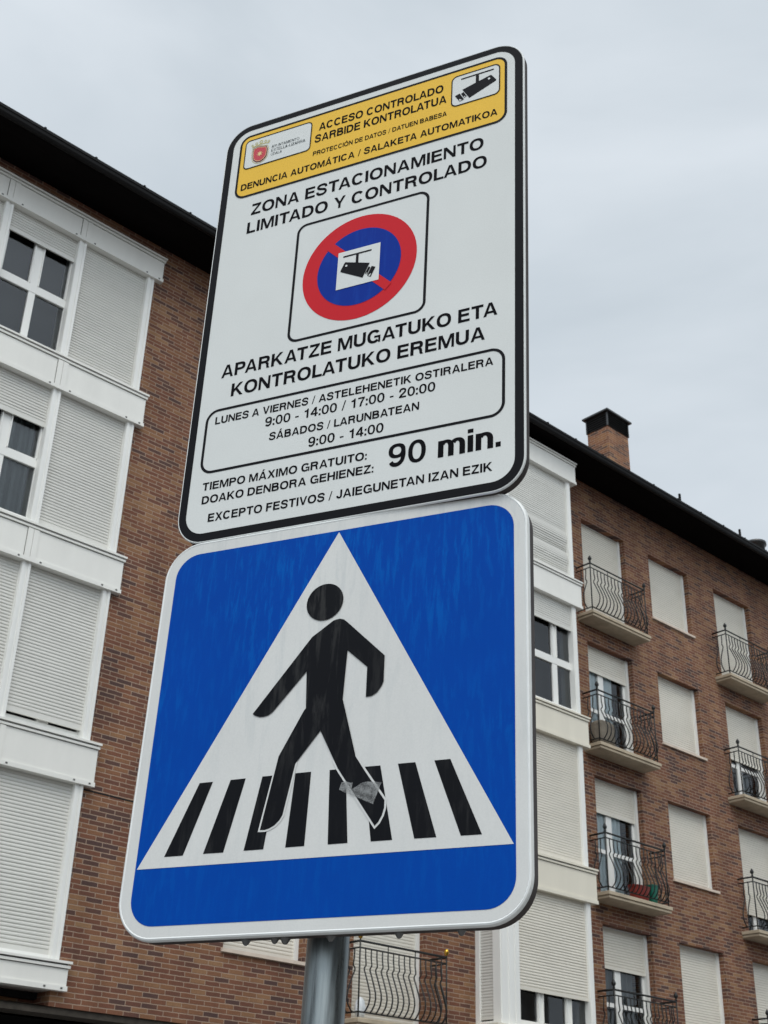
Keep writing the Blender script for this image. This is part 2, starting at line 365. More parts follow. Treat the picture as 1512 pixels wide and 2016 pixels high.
wm.face([(U0, 14, 0), (U1, 14, 0), (U1, 14, ZT), (U0, 14, ZT)])
wm.face([(U0, 0, ZB), (U1, 0, ZB), (U1, 0.12, ZB), (U0, 0.12, ZB)])
wall = wm.build('wall', 'brick', bld)
# ground floor: concrete edge beam, set-back shop fronts behind square columns
MB().box(U0 + .01, U1 - .01, 0.03, 0.4, 3.715, 3.797).build('edge_beam', 'concrete', bld)
gm = MB().box(U0 + .01, U1 - .01, 2.6, 2.8, 0.14, 3.95).face([(U0, 0.5, 3.7), (U1, 0.5, 3.7), (U1, 2.6, 3.7), (U0, 2.6, 3.7)])
gm.build('shop_front', 'shop', bld)
for k in range(9):
    MB().box(U0 + 0.3 + k * 5.2, U0 + 0.75 + k * 5.2, 0.5, 0.95, 0.14, 3.7).build('column', 'shop', bld)

MB().box(8.55, 11.0, -0.003, 0.0, 6.548, 6.570).build('expansion_joint', 'dark', wall)
MB().face([(LB[0], 0.42, ZB), (8.51, 0.42, ZB), (8.51, 0.42, 4.1), (LB[0], 0.42, 4.1)]).build('wall_recess', 'brick', wall)
# eaves, gutter, roof
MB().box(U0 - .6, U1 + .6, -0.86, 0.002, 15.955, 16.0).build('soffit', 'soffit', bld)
gp = [(-0.855, 16.035), (-0.855, 15.93), (-0.87, 15.905), (-0.90, 15.89), (-0.935, 15.895), (-0.955, 15.93), (-0.962, 15.985), (-0.975, 15.99), (-0.975, 16.04), (-0.955, 16.045), (-0.945, 16.0), (-0.9, 15.99)]
gb = MB().extr(gp, U0 - .6, U1 + .6)
for k in range(48): gb.box(U0 + .2 + k * .9, U0 + .235 + k * .9, -0.985, -0.86, 16.036, 16.053)
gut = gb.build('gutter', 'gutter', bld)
EAVE_Y, EAVE_Z, SLOPE = -0.93, 16.05, 0.36
def roof_z(y): return EAVE_Z + (y - EAVE_Y) * SLOPE
rf = MB()
rf.extr([(-0.93, 16.05), (7, roof_z(7)), (15, 16.05), (15, 15.97), (-0.84, 15.97 + .035)], U0 - .6, U1 + .6)
roof = rf.build('roof', 'tile', bld)
# chimney: brick shaft with a black louvred cowl
ch = MB().box(22.92, 23.77, 1.5, 2.15, 16.4, 19.53).build('chimney', 'chimney', roof)
cw = MB()
cw.box(22.93, 23.76, 1.51, 2.14, 19.53, 19.95)
for k in range(6):
    z = 19.535 + k * 0.066
    x0, x1, y0, y1 = 22.895, 23.795, 1.475, 2.175
    lo = [(x0, y0), (x1, y0), (x1, y1), (x0, y1)]; hi = [(x0 + .05, y0 + .05), (x1 - .05, y0 + .05), (x1 - .05, y1 - .05), (x0 + .05, y1 - .05)]
    for q in range(4):
        q2 = (q + 1) % 4
        cw.face([(*lo[q], z), (*lo[q2], z), (*hi[q2], z + .062), (*hi[q], z + .062)])
for x, y in ((22.895, 1.475), (23.76, 1.475), (22.895, 2.14), (23.76, 2.14)): cw.box(x, x + .035, y, y + .035, 19.525, 19.945)
cw.box(22.83, 23.86, 1.41, 2.24, 19.945, 19.99)
cw.face([(22.83, 1.41, 19.99), (23.86, 1.41, 19.99), (23.35, 1.82, 20.10)]); cw.face([(23.86, 1.41, 19.99), (23.86, 2.24, 19.99), (23.35, 1.82, 20.10)])
cw.face([(23.86, 2.24, 19.99), (22.83, 2.24, 19.99), (23.35, 1.82, 20.10)]); cw.face([(22.83, 2.24, 19.99), (22.83, 1.41, 19.99), (23.35, 1.82, 20.10)])
cw.build('chimney_cowl', 'cowl', roof)
for x in (22.36, 24.80):
    MB().tube([(x, -0.80, 16.07), (x, -0.80, 16.37)], 0.03, 8).box(x - .04, x + .04, -0.86, -0.74, 16.06, 16.10).build('roof_post', 'gutter', roof)
MB().lathe([(0.24, -1.2), (0.24, -0.09), (0.29, -0.07), (0.29, 0.0), (0.25, 0.02), (0.22, -0.03), (0.0, -0.03)], (27.55, 0.4, 17.43), 20).build('vent_pipe', 'cowl', roof, True)

# --- shutters, frames, panes
def shutter_mb(x0, x1, z0, z1, y, pitch=0.050, amp=0.0065, buckle=0.0):
    m = MB(); prof = []; z = z1
    prof.append((y, z1))
    wv = random.uniform(0, 6)
    while z - pitch > z0 + 0.045:
        k = 0.0016 * math.sin(z * 3.1 + wv) + random.uniform(-.0008, .0008) + buckle * max(0.0, min(1.0, (14.35 - z) * 2.5)) * math.sin(z * 13.0)
        prof += [(y - amp * 0.55 + k, z - pitch * 0.10), (y - amp + k, z - pitch * 0.35), (y - amp + k, z - pitch * 0.72), (y - amp * 0.5 + k, z - pitch * 0.90), (y + 0.003, z - pitch)]
        z -= pitch
    prof += [(y - 0.012, z - 0.004), (y - 0.012, z0), (y + 0.012, z0)]
    m.extr(prof, x0, x1, closed=False)
    return m
def frame_bars(m, x0, x1, z0, z1, y, d, b, mi=0):
    """four bars of width b, butted, between y and y+d"""
    m.box(x0, x1, y, y + d, z0, z0 + b, mi); m.box(x0, x1, y, y + d, z1 - b, z1, mi)
    m.box(x0, x0 + b, y, y + d, z0 + b, z1 - b, mi); m.box(x1 - b, x1, y, y + d, z0 + b, z1 - b, mi)
def curtain(parent, x0, x1, z0, z1, y, mat, folds=9):
    m = MB(); n = folds * 6; ph = random.uniform(0, 6)
    pts = [(x0 + (x1 - x0) * i / n, y + 0.03 * math.sin(i * 2 * math.pi / 6 + ph) + 0.012 * math.sin(i * 1.7)) for i in range(n + 1)]
    for (xa, ya), (xb, yb) in zip(pts, pts[1:]): m.face([(xa, ya, z0), (xb, yb, z0), (xb, yb, z1), (xa, ya, z1)])
    return m.build('curtain', mat, parent, True)

SHUT = {  # (column x0, row) -> shutter bottom for the ones left partly open
    (19.68, 1): 11.575, (19.68, 2): 8.625, (19.68, 3): 5.716, (24.63, 1): 10.88, (24.63, 2): 7.46, (24.63, 3): 4.9}
for kind, r, x0, x1, z0, z1 in WIN:
    y = DEP
    fm = MB()
    zb = z0
    # guide rails and head box
    fm.box(x0, x0 + 0.035, y - 0.02, y + 0.08, zb, z1); fm.box(x1 - 0.065, x1, y - 0.03, y + 0.08, zb, z1)
    fm.box(x0 + .035, x1 - .065, y - .004, y + .08, z1 - .03, z1)
    sb = SHUT.get((x0, r), zb + 0.004)
    fi = MB()
    if sb > zb + 0.2:
        xi0, xi1, yf = x0 + 0.035, x1 - 0.065, y + 0.05
        xm = xi0 + (xi1 - xi0) * 0.42
        frame_bars(fm, xi0, xi1, zb, z1 - .02, yf, 0.05, 0.055)
        fm.box(xm - 0.085, xm + 0.085, yf - .004, yf + 0.054, zb + .055, z1 - .075)
        zt = zb + 0.92
        for a, b_ in ((xi0 + .055, xm - .085), (xm + .085, xi1 - .055)):
            fm.box(a, b_, yf + .002, yf + .048, zt, zt + 0.075)
    win = fm.build('window' if kind == 'window' else 'balcony_door', 'white', bld)
    shutter_mb(x0 + 0.03, x1 - 0.06, sb, z1 - .03, y + 0.02).build('shutter', 'beige', win)
    if sb > zb + 0.2:
        for a, b_ in ((xi0 + .055, xm - .085), (xm + .085, xi1 - .055)):
            for za, zc in ((zb + .055, zt), (zt + .075, z1 - .075)):
                MB().face([(a, yf + .025, za), (b_, yf + .025, za), (b_, yf + .025, zc), (a, yf + .025, zc)]).build('pane', 'glass', win)
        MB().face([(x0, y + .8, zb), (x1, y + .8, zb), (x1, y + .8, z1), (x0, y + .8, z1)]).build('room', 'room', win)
        if (x0, r) in ((19.68, 1), (19.68, 2)):
            curtain(win, xi0 + .02, xm + 0.42, zb, z1 - .1, y + 0.115, 'curtain', 7)
        if (x0, r) in ((19.68, 3), (24.63, 1)): curtain(win, xi0 + .02, xi1 - 0.2, zb, z1 - .1, y + 0.2, 'greycurtain', 8)
    if kind == 'window':
        MB().box(x0 - .035, x1 + .035, -0.045, 0.25, z0 - 0.048, z0 - 0.001).build('window_sill', 'sill', win)

# --- balconies
PROF = [(0, 0.905), (0, 0.78), (0.014, 0.69), (0.016, 0.66), (-0.018, 0.625), (-0.016, 0.59), (0.025, 0.50), (0.075, 0.38), (0.115, 0.27), (0.122, 0.19), (0.098, 0.10), (0.043, 0.03), (0, 0)]
def balcony(cx, hw, zs_, finial):
    sl_ = [(0.0, 0.0), (-0.415, 0.0), (-0.42, -0.008), (-0.42, -0.062), (-0.385, -0.066), (-0.385, -0.084), (-0.405, -0.088), (-0.40, -0.12), (-0.35, -0.135), (-0.325, -0.185), (0.0, -0.185)]
    m = MB(); ringp = []
    for o, z in sl_[1:9]:
        e_ = 0.42 + o     # how far the moulding steps in
        ringp.append([(cx - hw - .05 + e_, 0.0, zs_ + z), (cx - hw - .05 + e_, o, zs_ + z), (cx + hw + .05 - e_, o, zs_ + z), (cx + hw + .05 - e_, 0.0, zs_ + z)])
    for a, b_ in zip(ringp, ringp[1:]):
        for k in range(3): m.face([a[k], a[k + 1], b_[k + 1], b_[k]])
    m.face(list(reversed(ringp[0]))); m.face(ringp[-1])
    slab = m.build('balcony', 'stone', bld)
    zr = zs_ + 0.085; O = 0.365; x0, x1 = cx - hw, cx + hw
    rail = MB()
    for zz, rr in ((zr + 1.0, 0.018), (zr + 0.905, 0.012), (zr, 0.013)):
        for p in ([(x0, 0.01, zz), (x0, -O, zz)], [(x0, -O, zz), (x1, -O, zz)], [(x1, -O, zz), (x1, 0.01, zz)]): rail.tube(p, rr, 6)
    n = 16
    for k in range(1, n):
        x = x0 + (x1 - x0) * k / n
        rail.tube([(x, -O - d, zr + z) for d, z in PROF], 0.0118, 6)
        if k % 5 == 0: rail.tube([(x, -O, zr + .9), (x, -O, zr + 1.0)], 0.008, 5)
    for sgn_, xx in ((-1, x0), (1, x1)):
        for k in (1, 2):
            yy = -O * k / 3
            rail.tube([(xx + sgn_ * d, yy, zr + z) for d, z in PROF], 0.0118, 6)
        rail.tube([(xx, -O, zr - 0.085), (xx, -O, zr + 1.03)], 0.014, 6)
    rail.build('railing', 'iron', slab, True)
    for xx in (x0, x1):
        if finial == 'gold':
            MB().lathe([(0.008, -.02), (0.012, 0.0), (0.03, .02), (0.042, .055), (0.03, .09), (0.012, .105), (0.0, .108)], (xx, -O, zr + 1.025), 12).build('finial', 'gold', slab, True)
        else:
            MB().lathe([(0.016, -.02), (0.024, 0.0), (0.014, 0.02), (0.036, .05), (0.043, .075), (0.03, .105), (0.01, .14), (0.0, .145)], (xx, -O, zr + 1.03), 10).build('finial', 'iron', slab, True)
    return slab
for r in range(4):
    balcony(20.37, 0.93, SLAB[r] + .02, 'iron'); balcony(25.32, 0.93, SLAB[r] + .05, 'iron')
    balcony(14.27, 0.92, SLAB[r] + (.01 if r < 3 else 0.0), 'gold')

# --- white bay windows
def band(m, x0, x1, off, ztop, zbot, ret=0.0, top=False):
    """spandrel: lip, groove, strip, flat face and bottom lip; returns to the wall at both ends"""
    steps = [(0.035, 0.0, 0.032), (0.0, 0.032, 0.046), (0.022, 0.046, 0.083), (0.0, 0.083, None), (0.012, None, 0)]
    H = ztop - zbot
    for o, a, b_, mi in ((0.04, 0.0, 0.03, 0), (-0.012, 0.03, 0.05, 1), (0.022, 0.05, 0.083, 0), (-0.004, 0.083, 0.093, 1), (0.0, 0.093, H - 0.06, 0), (0.016, H - 0.06, H, 0)):  # dark index paints the shadow gap under lip and strip
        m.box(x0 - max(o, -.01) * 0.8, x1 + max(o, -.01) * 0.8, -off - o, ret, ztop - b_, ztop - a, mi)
def bay_floor(parent, x0, x1, zlo, zhi, yf, lights, zs_, transom, yr, low=None):
    """window frame with lights (list of (a,b)) between zlo and zhi, sash at depth yf"""
    m = MB(); low = low or lights; panes = []
    zt = transom if transom else zlo + .05
    tiers = [(lights, zt + .072 if transom else zlo + .12, zhi)] + ([(low, zlo + .12, zt - .072)] if transom else [])
    m.box(x0, x1, yf - .006, yf + .06, zlo, zlo + .12)
    if transom: m.box(x0, x1, yf - .006, yf + .06, zt - .072, zt + .072)
    for lg, q0, q1 in tiers:
        ed = [x0] + [v for ab in lg for v in ab] + [x1]
        for k in range(0, len(ed), 2): m.box(ed[k], ed[k + 1], yf, yf + .06, q0, q1)
        for a, b_ in lg: panes.append((a, b_, q0, q1))
    for a, b_ in lights:          # raised beads of the opening sashes
        for q0, q1 in ((a - .022, a - .006), (b_ + .006, b_ + .022)): m.box(q0, q1, yf - .02, yf, zt + .072, zhi)
    fr = m.build('window_frame', 'white', parent)
    for a, b_, q0, q1 in panes:
        MB().face([(a, yf + .03, q0), (b_, yf + .03, q0), (b_, yf + .03, q1), (a, yf + .03, q1)]).build('pane', 'glass', parent)
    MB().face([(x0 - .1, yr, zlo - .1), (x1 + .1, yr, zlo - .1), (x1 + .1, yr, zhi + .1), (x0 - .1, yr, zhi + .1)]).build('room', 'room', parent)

# left bay: three panels a floor, flush with the wall
LT = [15.68, 12.93, 10.06, 7.197, 4.335]; LBOT = [15.19, 12.342, 9.468, 6.592, 3.98]
posts = [(4.50, 4.655), (5.82, 5.955), (7.12, 7.255), (8.42, 8.545)]
pm = MB()
for a, b_ in posts:
    pm.box(a, b_, -0.045, 0.3, 4.0, 15.6)
    w_ = b_ - a
    pm.box(a + .004, a + .045, -0.058, -0.045, 4.0, 15.6); pm.box(b_ - .045, b_ - .004, -0.058, -0.045, 4.0, 15.6)
lbay = pm.build('bay_window', 'white', bld)
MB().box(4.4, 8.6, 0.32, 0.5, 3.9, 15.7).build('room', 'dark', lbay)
for k in range(5):
    m = MB(); band(m, 4.36, 8.672, 0.085, LT[k], LBOT[k], 0.3)
    for a, b_ in posts[1:3]:
        zl, zh = LBOT[k] + .06, LT[k] - .093
        m.box(a - .02, a + .064, -0.100, -0.085, zl, zh); m.box(b_ - .064, b_ + .02, -0.100, -0.085, zl, zh)
        m.box(a - .028, a - .02, -0.087, -0.085, zl, zh, 1)
    for a in (5.72, 6.06, 7.02, 7.36, 8.36, 8.60): m.box(a - .014, a + .014, -0.106, -0.101, LBOT[k] + .022, LBOT[k] + .042, 1)
    sp_ = m.build('spandrel_panel', ['band', 'shade_trim'], lbay)
LSH = {(1, 0): 14.77, (1, 1): 11.677, (2, 2): 7.349, (0, 2): 8.3}
for f in range(4):
    zlo, zhi = LT[f + 1], LBOT[f]
    for p_, (a, b_) in enumerate(((4.655, 5.82), (5.955, 7.12), (7.255, 8.42))):
        sb = LSH.get((p_, f), zlo + 0.06)
        shutter_mb(a - .01, b_ + .01, sb, zhi + .05, 0.03, 0.0485, (0.0135, 0.0125, 0.010, 0.009)[f]).build('shutter', 'slat', lbay)
        if sb > zlo + 0.1:
            tr = {0: 13.97, 1: 11.08}.get(f)
            c = (a + b_) / 2
            bay_floor(lbay, a, b_, zlo + .01, zhi, 0.08, [(a + .065, c - .07), (c + .108, b_ - .028)], sb, tr, 0.315, [(a + .03, c - .033), (c + .078, b_ - .004)])
            if (p_, f) == (1, 1): curtain(lbay, c + .03, b_ - .05, zlo + .08, zhi - .1, 0.17, 'greycurtain', 5)
        else:
            MB().box(a, b_, -0.02, 0.02, zlo, zlo + .055).build('window_frame', 'white', lbay)

# right bay: projects 0.6 m, with a shuttered side
RT = [15.75, 12.955, 10.085, 7.20, 4.335]; RBO = [15.235, 12.363, 9.482, 6.587, 3.98]
pm = MB()
pm.box(16.24, 16.715, -0.555, -0.44, 4.0, 15.7)
for x in (16.262, 16.44, 16.60): pm.box(x, x + .095, -0.57, -0.555, 4.0, 15.7)
pm.box(18.53, 18.655, -0.55, -0.02, 4.0, 15.7); pm.box(18.545, 18.64, -0.562, -0.55, 4.0, 15.7)
pm.box(16.24, 16.30, -0.44, -0.39, 4.0, 15.7); pm.box(16.24, 16.30, -0.09, -0.001, 4.0, 15.7)
rbay = pm.build('bay_window', 'white', bld)
for k in range(5):
    m = MB(); band(m, 16.10, 18.80, 0.60, RT[k], RBO[k], -0.002)
    sp_ = m.build('spandrel_panel', ['band' if k < 2 else 'cream', 'shade_trim'], rbay)
RSH = {1: 11.825, 3: 4.925}
for f in range(4):
    zlo, zhi = RT[f + 1], RBO[f]
    sb = RSH.get(f, zlo + 0.05)
    shutter_mb(16.70, 18.54, sb, zhi + .05, -0.50, 0.047, 0.006 + 0.0012 * f, 0.022 if f == 0 else 0.0).build('shutter', 'slat' if f < 2 else 'beige', rbay)
    # side shutter (sweeps along y): made as a front one and turned
    s_ = shutter_mb(-0.40, -0.08, zlo + .05 if f < 3 else 4.42, zhi + .05, 0, 0.047)
    s_.v = [(16.275 + y, -x - 0.48, z) for x, y, z in s_.v]
    s_.build('shutter', 'slat', rbay)
    MB().box(16.25, 16.29, -0.39, -0.09, zlo, zlo + .06).build('window_frame', 'white', rbay)
    if f in RSH:
        bay_floor(rbay, 16.715, 18.60, zlo + .01, zhi, -0.45, [(16.80, 17.262), (17.40, 17.985), (18.125, 18.56)], sb, 11.09 if f == 1 else None, -0.20)
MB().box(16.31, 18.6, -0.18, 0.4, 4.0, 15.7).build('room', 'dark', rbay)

# --- added unseen block across the street, behind the viewer: shades the lower facade, mirrored in its panes
ob = empty('shading_block', FM); tag(ob, 'added plain plastered block across the street, unseen, shading the brick facade', 'building')
OX0, OX1, OY, OH = -1.0, 46.0, -24.5, 12.5
om = MB(); oc = []
ox = [OX0] + [v for k in range(15) for v in (OX0 + 1.6 + k * 3.0, OX0 + 2.8 + k * 3.0)] + [OX1]; oz = [0.14] + [v for k in range(4) for v in (1.3 + k * 2.9, 2.7 + k * 2.9)] + [OH]
for i in range(len(ox) - 1):
    for j in range(len(oz) - 1):
        y = OY - 0.18 if (i % 2 and j % 2) else OY
        om.face([(ox[i + 1], y, oz[j]), (ox[i], y, oz[j]), (ox[i], y, oz[j + 1]), (ox[i + 1], y, oz[j + 1])], 1 if y < OY else 0)
        if y < OY:
            a, b_, c, d = ox[i], ox[i + 1], oz[j], oz[j + 1]
            om.face([(a, y, c), (a, OY, c), (a, OY, d), (a, y, d)]).face([(b_, OY, c), (b_, y, c), (b_, y, d), (b_, OY, d)]).face([(a, y, c), (b_, y, c), (b_, OY, c), (a, OY, c)]).face([(a, OY, d), (b_, OY, d), (b_, y, d), (a, y, d)])
om.face([(OX0, OY, 0), (OX0, OY - 12, 0), (OX0, OY - 12, OH), (OX0, OY, OH)]).face([(OX1, OY - 12, 0), (OX1, OY, 0), (OX1, OY, OH), (OX1, OY - 12, OH)]).face([(OX0, OY - 12, 0), (OX1, OY - 12, 0), (OX1, OY - 12, OH), (OX0, OY - 12, OH)])
om.build('wall', ['plaster', 'room'], ob)  # walls and window recesses of the added shading block
MB().extr([(OY + .6, OH), (OY - 6, OH + 2.2), (OY - 12.6, OH), (OY - 12.6, OH - .12), (OY + .6, OH - .12)], OX0 - .5, OX1 + .5).build('roof', 'tile', ob)  # roof of the added shading block

# --- things left on the balconies (facade coordinates)
def fac_thing(name, mb, mat, label, cat, smooth=True):
    o = mb.build(name, mat, None, smooth); o.matrix_world = FM; return tag(o, label, cat)
def lump(cx, cy, cz, sx, sy, sz, wob=0.12, n=14, m=10, power=2.8, taper=0.0):
    mb = MB()
    rnd = [[random.uniform(-wob, wob) for _ in range(n)] for _ in range(m + 1)]
    P_ = []
    for i in range(m + 1):
        t = -math.pi / 2 + math.pi * i / m; row = []
        for k in range(n):
            a = 2 * math.pi * k / n
            f = lambda v: math.copysign(abs(v) ** (2 / power), v)
            q = 1 + rnd[i][k] * math.cos(t) * 0.5
            w_ = 1 - taper * (math.sin(t) + 1) / 2
            row.append((cx + sx * f(math.cos(t)) * f(math.cos(a)) * q * w_, cy + sy * f(math.cos(t)) * f(math.sin(a)) * q * w_, cz + sz * f(math.sin(t))))
        P_.append(row)
    for i in range(m):
        for k in range(n): mb.face([P_[i][k], P_[i][(k + 1) % n], P_[i + 1][(k + 1) % n], P_[i + 1][k]])
    return mb
fac_thing('covered_box', lump(19.78, -0.19, SLAB[1] + .02 + .27, 0.27, 0.15, 0.265, 0.10, power=4.5), 'cloth', 'grey brown cloth-covered box behind the railing of an upper balcony', 'box')
def tub(cx, cy, z, w, d, h):
    m = MB(); prof = [(1.0 - 0.22, 0.0), (1.0 - .08, h * .55), (1.0, h * .92), (1.06, h * .93), (1.06, h), (0.94, h), (0.72, 0.02)]
    n = 20; rows = []
    for s_, zz in prof:
        row = []
        for k in range(n):
            a = 2 * math.pi * k / n; f = lambda v: math.copysign(abs(v) ** 0.55, v)
            row.append((cx + w * s_ * f(math.cos(a)), cy + d * s_ * f(math.sin(a)), z + zz))
        rows.append(row)
    for a, b_ in zip(rows, rows[1:]):
        for k in range(n): m.face([a[k], a[(k + 1) % n], b_[(k + 1) % n], b_[k]])
    m.face(rows[0]); m.face(rows[-1])
    return m
fac_thing('plastic_tub', tub(20.62, -0.19, SLAB[2] + .021, 0.24, 0.13, 0.30), 'redp', 'dark red plastic tub on a balcony floor behind iron bars', 'tub')
fac_thing('plastic_tub', tub(21.00, -0.19, SLAB[2] + .021, 0.10, 0.13, 0.38), 'greenp', 'teal green plastic tub standing beside the red tub on a balcony', 'tub')
fac_thing('plastic_bag', lump(13.50, -0.24, SLAB[3] + .16, 0.11, 0.08, 0.155, 0.3, power=2.2, taper=.35), 'bag', 'white plastic bag in the corner of the balcony with gilt knobs', 'bag')

# ------------------------------------------------------------------ lettering: a bold grotesque drawn stroke by stroke, cap height 1
def sup(cx, cy, rx, ry, a, p):
    c, s_ = math.cos(a), math.sin(a)
    return (cx + rx * math.copysign(abs(c) ** (2 / p), c), cy + ry * math.copysign(abs(s_) ** (2 / p), s_))
def ring(cx, cy, RX, RY, sv, th, a0=0, a1=360, n=28, p=2.25):
    q = []; A_ = [R(a0 + (a1 - a0) * i / n) for i in range(n + 1)]
    for a, b_ in zip(A_, A_[1:]):
        q.append([sup(cx, cy, RX, RY, a, p), sup(cx, cy, RX, RY, b_, p), sup(cx, cy, RX - sv, RY - th, b_, p), sup(cx, cy, RX - sv, RY - th, a, p)])
    return q
def bowl(x0, y0, y1, x1, sv, th, n=14, p=2.3):
    cy, RY, RX = (y0 + y1) / 2, (y1 - y0) / 2, min((x1 - x0) * 0.75, (y1 - y0) * 0.62); cx = x1 - RX
    o = [(x0, y1)] + [sup(cx, cy, RX, RY, R(90 - 180 * i / n), p) for i in range(n + 1)] + [(x0, y0)]
    i_ = [(x0, y1 - th)] + [sup(cx, cy, RX - sv, RY - th, R(90 - 180 * i / n), p) for i in range(n + 1)] + [(x0, y0 + th)]
    return [[o[k], o[k + 1], i_[k + 1], i_[k]] for k in range(len(o) - 1)]
def spline(pts, sub=6):
    P_ = [pts[0]] + list(pts) + [pts[-1]]; out_ = []
    for i in range(1, len(P_) - 2):
        for k in range(sub):
            t = k / sub; a, b_, c, d = P_[i - 1], P_[i], P_[i + 1], P_[i + 2]
            out_.append(tuple(0.5 * (2 * b_[j] + (c[j] - a[j]) * t + (2 * a[j] - 5 * b_[j] + 4 * c[j] - d[j]) * t * t + (3 * b_[j] - a[j] - 3 * c[j] + d[j]) * t ** 3) for j in (0, 1)))
    return out_ + [pts[-1]]
def stroke(pts, hw, sub=6):
    L = spline(pts, sub) if sub else pts; l_, r_ = [], []
    for i, p in enumerate(L):
        a, b_ = L[max(i - 1, 0)], L[min(i + 1, len(L) - 1)]; dx, dy = b_[0] - a[0], b_[1] - a[1]; d = math.hypot(dx, dy) or 1
        l_.append((p[0] - dy / d * hw, p[1] + dx / d * hw)); r_.append((p[0] + dy / d * hw, p[1] - dx / d * hw))
    return [[l_[k], l_[k + 1], r_[k + 1], r_[k]] for k in range(len(L) - 1)]
def rect(x0, x1, y0, y1): return [(x0, y0), (x1, y0), (x1, y1), (x0, y1)]
def glyph(c, s=0.2, t=0.165):
    """-> width, [pieces]; a piece is a list of faces that may not overlap each other"""
    if c in 'ÁÓÉÍÚ':
        b_ = {'Á': 'A', 'Ó': 'O', 'É': 'E', 'Í': 'I', 'Ú': 'U'}[c]; w, g = glyph(b_, s, t)
        return w, g + [[[(w / 2 - .10, 1.07), (w / 2 + .06, 1.07), (w / 2 + .22, 1.27), (w / 2 + .0, 1.27)]]]
    if c == 'A': return 1.0, [[[(0, 0), (.21, 0), (.5, .80), (.79, 0), (1, 0), (.618, 1), (.382, 1)]], [[(.23, .20), (.77, .20), (.71, .36), (.29, .36)]]]
    if c == 'B': return .92, [[rect(0, s, 0, 1)], bowl(s - .02, .47, 1.0, .86, s, t * .95), bowl(s - .02, 0, .47 + t * .6, .92, s, t * .95)]
    if c == 'C': return 1.0, [ring(.5, .5, .5, .515, s, t, 38, 322)]
    if c == 'D': return .97, [[rect(0, s, 0, 1)], bowl(s - .02, 0, 1, .97, s, t)]
    if c == 'E': return .84, [[[(0, 0), (.84, 0), (.84, t), (s, t), (s, .43), (.78, .43), (.78, .43 + t), (s, .43 + t), (s, 1 - t), (.82, 1 - t), (.82, 1), (0, 1)]]]
    if c == 'F': return .78, [[[(0, 0), (s, 0), (s, .41), (.68, .41), (.68, .41 + t), (s, .41 + t), (s, 1 - t), (.78, 1 - t), (.78, 1), (0, 1)]]]
    if c == 'G': return 1.03, [ring(.51, .5, .51, .515, s, t, 38, 318), [rect(.54, 1.02, .38, .54)], [rect(.87, 1.02, 0, .40)]]
    if c == 'H': return .93, [[[(0, 0), (s, 0), (s, .42), (.93 - s, .42), (.93 - s, 0), (.93, 0), (.93, 1), (.93 - s, 1), (.93 - s, .42 + t), (s, .42 + t), (s, 1), (0, 1)]]]
    if c == 'I': return s, [[rect(0, s, 0, 1)]]
    if c == 'J': return .70, [ring(.35, .32, .35, .335, s, t, 180, 360, 16), [rect(.70 - s, .70, .32, 1)]]
    if c == 'K': return .98, [[rect(0, s, 0, 1)], [[(s - .02, .27), (s - .02, .53), (.66, 1), (.93, 1), (.50, .585), (.98, 0), (.73, 0), (.36, .445)]]]
    if c == 'L': return .76, [[[(0, 0), (.76, 0), (.76, t), (s, t), (s, 1), (0, 1)]]]
    if c == 'M': return 1.12, [[[(0, 0), (.185, 0), (.185, .73), (.46, 0), (.66, 0), (.935, .73), (.935, 0), (1.12, 0), (1.12, 1), (.84, 1), (.56, .29), (.28, 1), (0, 1)]]]
    if c == 'N': return .93, [[[(0, 0), (.19, 0), (.19, .69), (.71, 0), (.93, 0), (.93, 1), (.74, 1), (.74, .33), (.22, 1), (0, 1)]]]
    if c == 'O': return 1.07, [ring(.535, .5, .535, .515, s, t)]
    if c == 'P': return .88, [[rect(0, s, 0, 1)], bowl(s - .02, .38, 1, .88, s, t)]
    if c == 'R': return .95, [[rect(0, s, 0, 1)], bowl(s - .02, .42, 1, .91, s, t), [[(.50, .47), (.74, .47), (.86, .36), (.87, .12), (.95, 0), (.72, 0), (.67, .1), (.65, .3), (.56, .42), (.45, .42)]]]
    if c == 'S': return .90, [stroke([(.815, .69), (.77, .83), (.63, .915), (.45, .93), (.24, .885), (.125, .745), (.20, .615), (.42, .545), (.66, .475), (.785, .34), (.75, .18), (.60, .085), (.44, .07), (.23, .10), (.11, .20), (.085, .33)], t * .52)]
    if c == 'T': return .86, [[[(.43 - s / 2, 0), (.43 + s / 2, 0), (.43 + s / 2, 1 - t), (.86, 1 - t), (.86, 1), (0, 1), (0, 1 - t), (.43 - s / 2, 1 - t)]]]
    if c == 'U': return .93, [[rect(0, s, .38, 1)], [rect(.93 - s, .93, .38, 1)], ring(.465, .38, .465, .395, s, t, 180, 360, 18)]
    if c == 'V': return .94, [[[(.36, 0), (.58, 0), (.94, 1), (.72, 1), (.47, .24), (.22, 1), (0, 1)]]]
    if c == 'X': return .96, [[[(0, 0), (.24, 0), (.48, .37), (.72, 0), (.96, 0), (.61, .52), (.94, 1), (.70, 1), (.48, .67), (.26, 1), (.02, 1), (.35, .52)]]]
    if c == 'Y': return .96, [[[(.38, 0), (.58, 0), (.58, .38), (.96, 1), (.73, 1), (.48, .57), (.23, 1), (0, 1), (.38, .38)]]]
    if c == 'Z': return .84, [[[(0, 0), (.84, 0), (.84, t), (.27, t), (.83, .86), (.83, 1), (.04, 1), (.04, 1 - t), (.56, 1 - t), (0, .15)]]]
    if c == '0': return .76, [ring(.38, .49, .38, .505, .19, .15)]
    if c == '1': return .62, [[[(.30, 0), (.50, 0), (.50, .985), (.35, .985), (.31, .87), (.06, .80), (.06, .67), (.30, .67)]]]
